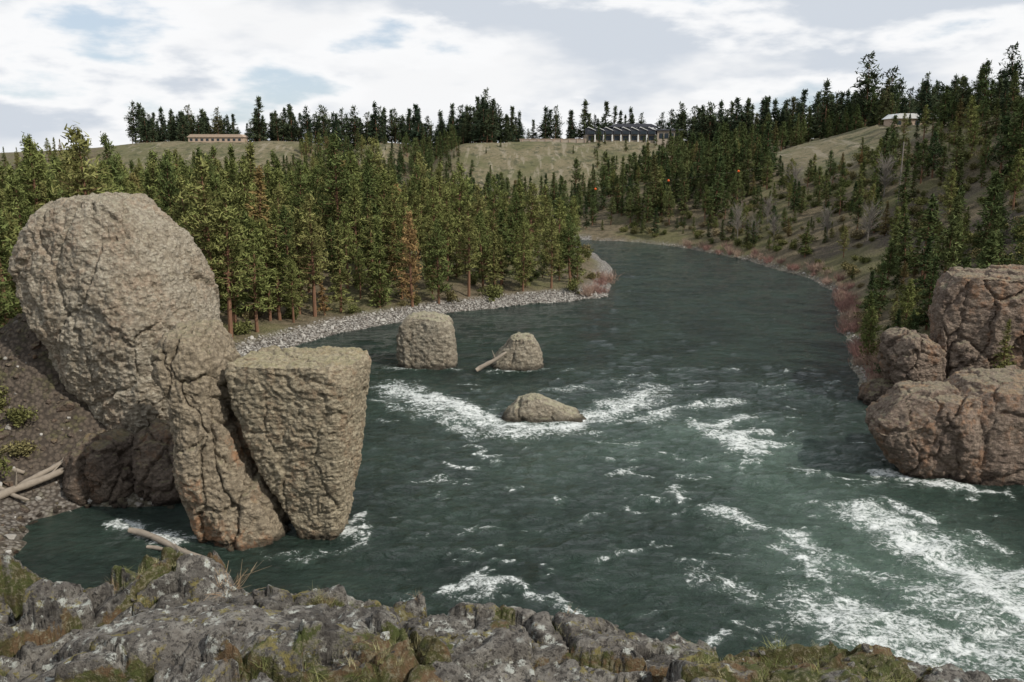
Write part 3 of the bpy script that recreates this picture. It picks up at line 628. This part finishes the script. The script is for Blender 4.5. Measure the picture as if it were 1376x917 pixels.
def tuft(name,seed,n=32,h=.11):
    r=np.random.default_rng(seed);V=[];F=[]
    for i in range(n):
        o=np.array([r.normal(0,.03),r.normal(0,.03),0]);az=r.uniform(0,6.28);ln=h*r.uniform(.4,1.1);le=r.uniform(.2,1.3)
        d=np.array([math.cos(az)*le,math.sin(az)*le,1.]);d/=np.linalg.norm(d);sd=np.array([-math.sin(az),math.cos(az),0])*.0015
        p0=o;p1=o+d*ln*.5;p2=o+d*ln+np.array([math.cos(az),math.sin(az),-.5])*ln*.3*le
        b=len(V);V+= [p0-sd,p0+sd,p1+sd*.8,p1-sd*.8,p2+sd*.2,p2-sd*.2];F+=[[b,b+1,b+2,b+3],[b+3,b+2,b+4,b+5]]
    me=mesh_np(name,np.array(V),np.array(F),False,[M_grass]);attr(me,'tint',np.repeat(r.uniform(0,1,n),6));return me
M_grass=folmat('grass_blades',(.12,.14,.05),(.20,.20,.08),(.30,.27,.15),(.34,.30,.18))
C_tuft=protocoll('tuft_kind',[tuft('tuft_%d'%i,i+1) for i in range(4)])
k=(moss>.45)&(X>-4)&(X<2.6)&(Y>3.4)&(Y<E+.03)
cand=np.nonzero(k)[0]; pr=.009+np.exp(-((X[cand]+1.42)/.16)**2-((Y[cand]-5.0)/.12)**2)*1.+np.exp(-((X[cand]+.95)/.25)**2-((Y[cand]-4.5)/.14)**2)*.8
pick=r.choice(cand,280,replace=False,p=pr/pr.sum())
scatter('grass_tufts',np.stack([X[pick],Y[pick],Z[pick]-.005],1),C_tuft,4,sc3(r.uniform(.25,.75,280),r,.3),70,.2)
k2=np.nonzero((X>-4)&(X<2.5)&(Y>3.6)&(Y<E))[0];pick=r.choice(k2,500,replace=False)
C_peb=protocoll('pebble_kind',[stone('pebble_%d'%i,i+71,M_fore) for i in range(3)])
scatter('loose_pebbles',np.stack([X[pick],Y[pick],Z[pick]],1),C_peb,3,sc3(np.exp(r.normal(-3.7,.5,500)),r,.3),71,.6)
M_dry=folmat('dry_stems',(.3,.2,.12),(.35,.26,.17),(.4,.3,.2),(.4,.3,.2))
C_dry=protocoll('stem_kind',[twiggy('dry_a',14,.26,.06,.0022,M_dry,3,2)])
dx=np.array([-1.86,-1.82,-2.7,-2.65,.3,.9,1.3,-.55]);dy=np.interp(dx,ex,ey)-.06
iz=[int(np.argmin((X-a)**2+(Y-b)**2)) for a,b in zip(dx,dy)]
scatter('dry_weeds',np.stack([dx,dy,Z[iz]-.01],1),C_dry,1,sc3(np.array([1.1,.8,.5,.6,.35,.3,.3,.35]),r),72,.1,idx=np.zeros(8))
# ------------------------------------------------------------------ buildings
def flat(name,c,rough=.8):
    m=NT(name);n=m.noise(m.pos(),1.2,5,.6);return m.fin(m.bsdf(m.mix(n,tuple(q*.75 for q in c),tuple(min(q*1.2,.85) for q in c)),rough))
M_wall=flat('stone_wall',(.36,.30,.24));M_white=flat('white_trim',(.75,.74,.7));M_glass=flat('dark_glass',(.03,.04,.05),.3);M_roof=flat('grey_roof',(.07,.072,.085),.95);M_tan=flat('tan_siding',(.42,.32,.24))
def prism(name,poly,y0,y1,mat,parent):
    n=len(poly);V=[(x,y0,z) for x,z in poly]+[(x,y1,z) for x,z in poly]
    F=[list(range(n))[::1],list(range(2*n-1,n-1,-1))]+[[i,i+n,(i+1)%n+n,(i+1)%n] for i in range(n)]
    me=bpy.data.meshes.new(name);me.from_pydata(V,[],F);me.materials.append(mat);me.update();return obj(name,me,parent=parent)
def box(name,x0,x1,y0,y1,z0,z1,mat,parent): return prism(name,[(x0,z0),(x1,z0),(x1,z1),(x0,z1)],y0,y1,mat,parent)
def empty(name,loc=(0,0,0)):
    e=bpy.data.objects.new(name,None);scene.collection.objects.link(e);e.location=loc;return e
zb=float(terrain(np.array([60.]),np.array([449.]))[0][0]); zb=max(zb,29.6)
L=empty('lodge_building',(0,0,zb))
box('base_wall',38,80,448,466,-4,3.4,M_wall,L)
for i in range(8):
    x0=38.5+i*4.4
    prism('shed_roof_bay_%d'%i,[(x0,3.42),(x0+3.9,3.42),(x0+3.9,5.3),(x0+.3,6.9),(x0,6.9)],446.5,464,M_roof,L)
    prism('roof_fascia_%d'%i,[(x0-.15,6.95),(x0+.3,7.3),(x0+4.1,5.6),(x0+4.1,5.35),(x0+.3,6.98),(x0-.15,6.7)],446.0,446.45,M_white,L)
    box('window_%d'%i,x0+.5,x0+3.4,446.35,446.48,3.7,5.1,M_glass,L)
    box('lower_window_%d'%i,x0+.5,x0+3.2,447.8,447.95,.6,2.8,M_glass,L)
    box('pier_%d'%i,x0+3.5,x0+4.05,446.6,447.7,-4,3.4,M_white,L)
box('wing_wall',74,86,446.9,463,-4,5.4,M_wall,L);box('wing_roof',73,87,446,464,5.42,6.1,M_roof,L)
for i in range(4): box('wing_window_%d'%i,75+i*2.7,77+i*2.7,446.7,446.85,1.5,4,M_glass,L)
prism('central_roof',[(50,7.4),(76,7.4),(72,9.0),(54,9.0)],455,466,M_roof,L)
T=empty('terrace_wall',(0,0,zb)); box('wall',4,37.5,446,447,-4,1.0,M_wall,T);box('coping',3.7,37.8,445.8,447.2,1.02,1.3,M_tan,T)
for i in range(9): box('buttress_%d'%i,5+i*4,5.5+i*4,445.6,445.95,-4,.9,M_tan,T)
def house(name,x0,x1,y,z,h,roof):
    H=empty(name,(0,0,z)); box('walls',x0,x1,y,y+8,-3,h,M_tan,H)
    prism('roof',[(x0-.6,h+.02),(x1+.6,h+.02),(x1-1.5,h+1.6),(x0+1.5,h+1.6)],y-.6,y+8.6,roof,H)
    n=int((x1-x0)/3)
    for i in range(n): box('window_%d'%i,x0+1+i*3,x0+2.4+i*3,y-.12,y-.003,h-2,h-.7,M_glass,H)
    return H
zh=float(terrain(np.array([-165.]),np.array([490.]))[0][0])
house('long_house',-181,-150,490,zh,2.8,M_tan)
zh=float(terrain(np.array([130.]),np.array([288.]))[0][0])
house('ranch_house',125,139,288,zh,2.7,M_white)
# aerial marker cable
cab=empty('marker_cable'); M_or=flat('orange_marker',(.75,.12,.02),.5)
P=[];A0=np.array([-60.,190,13.]);A1=np.array([85.,190,27.])
for t in np.linspace(0,1,30): q=A0+(A1-A0)*t; q[2]-=4*3.2*t*(1-t); P.append(q)
v,f=tube(P,[.008]*30,4);me=mesh_np('cable',v,f,True,[M_roof]);obj('cable',me,parent=cab)
for i,t in enumerate([.54,.65,.755]):
    bm=bmesh.new();bmesh.ops.create_uvsphere(bm,u_segments=16,v_segments=10,radius=.26);me=bpy.data.meshes.new('marker_ball');bm.to_mesh(me);bm.free();me.materials.append(M_or)
    q=A0+(A1-A0)*t;q[2]-=4*3.2*t*(1-t);obj('marker_ball_%d'%i,me,tuple(q),cab)
for i,q in enumerate([A0,A1]):
    zt=float(terrain(np.array([q[0]]),np.array([q[1]]))[0][0]);v,f=tube([(q[0],q[1],zt-1),(q[0],q[1],q[2]+.5)],[.16,.12],8);obj('pole_%d'%i,mesh_np('pole',v,f,True,[M_grey]),parent=cab)
# ------------------------------------------------------------------ sky, sun
sd=Vector((.80,-.55,.85)).normalized()
el=math.asin(sd.z);rot=math.atan2(sd.x,sd.y)
W=bpy.data.worlds.new("World");scene.world=W;W.use_nodes=True;t=W.node_tree;t.nodes.clear()
N=t.nodes.new;L=t.links.new
sky=N('ShaderNodeTexSky');sky.sky_type='NISHITA';sky.sun_disc=False;sky.sun_elevation=el;sky.sun_rotation=rot;sky.altitude=500
tc=N('ShaderNodeTexCoord');mp=N('ShaderNodeMapping');mp.inputs['Scale'].default_value=(1.,1.,3.0);L(tc.outputs['Generated'],mp.inputs[0])
def nz(scale,det,ro,off):
    n=N('ShaderNodeTexNoise');n.inputs['Scale'].default_value=scale;n.inputs['Detail'].default_value=det;n.inputs['Roughness'].default_value=ro
    a=N('ShaderNodeVectorMath');a.operation='ADD';a.inputs[1].default_value=off;L(mp.outputs[0],a.inputs[0]);L(a.outputs[0],n.inputs['Vector']);return n.outputs[0]
def mr(v,a,b,c=0,d=1):
    n=N('ShaderNodeMapRange');n.interpolation_type='SMOOTHSTEP';L(v,n.inputs[0])
    for i,q in enumerate((a,b,c,d)):n.inputs[i+1].default_value=q
    return n.outputs[0]
def mt(op,a,b):
    n=N('ShaderNodeMath');n.operation=op;n.use_clamp=(op=='MULTIPLY')
    for i,q in enumerate((a,b)):
        if isinstance(q,float):n.inputs[i].default_value=q
        else:L(q,n.inputs[i])
    return n.outputs[0]
def mx(f,a,b):
    n=N('ShaderNodeMix');n.data_type='RGBA';L(f,n.inputs[0])
    for i,q in ((6,a),(7,b)):
        if isinstance(q,tuple):n.inputs[i].default_value=(*q,1)
        else:L(q,n.inputs[i])
    return n.outputs[2]
sx=N('ShaderNodeSeparateXYZ');L(tc.outputs['Generated'],sx.inputs[0])
cov=nz(5.0,7,.53,(3.1,1.7,.4))
cov2=mt('SUBTRACT',cov,mr(sx.outputs[2],.2,.6,0,.08))
mask=mr(cov2,.355,.46)
shade=nz(3.6,5,.52,(9.2,4.1,2.2))
body=mr(cov,.46,.56,0,1)
ccol=mx(mr(shade,.42,.58),(6.4,6.9,7.6),(9.3,9.35,9.45))
ccol=mx(body,(9.6,9.65,9.75),ccol)
skb=N('ShaderNodeMix');skb.data_type='RGBA';skb.inputs[0].default_value=.65;L(sky.outputs[0],skb.inputs[6]);skb.inputs[7].default_value=(6.6,7.5,8.6,1)
fin=mx(mask,skb.outputs[2],ccol)
bg=N('ShaderNodeBackground');bg.inputs[1].default_value=.1;L(fin,bg.inputs[0]);wo=N('ShaderNodeOutputWorld');L(bg.outputs[0],wo.inputs[0])
sl=bpy.data.lights.new('sun','SUN');sl.energy=3.7;sl.angle=math.radians(.6);sl.color=(1,.95,.87);so=obj('sun',sl);so.rotation_euler=sd.to_track_quat('Z','Y').to_euler()
# ------------------------------------------------------------------ camera
cd=bpy.data.cameras.new('camera');cd.lens=30;cd.sensor_width=36;cd.clip_end=12000;cd.clip_start=.05
co=obj('camera',cd,(0,0,25));co.rotation_euler=(math.radians(90-12.4),0,0);scene.camera=co
scene.view_settings.view_transform='Standard';scene.view_settings.look='None';scene.view_settings.exposure=0
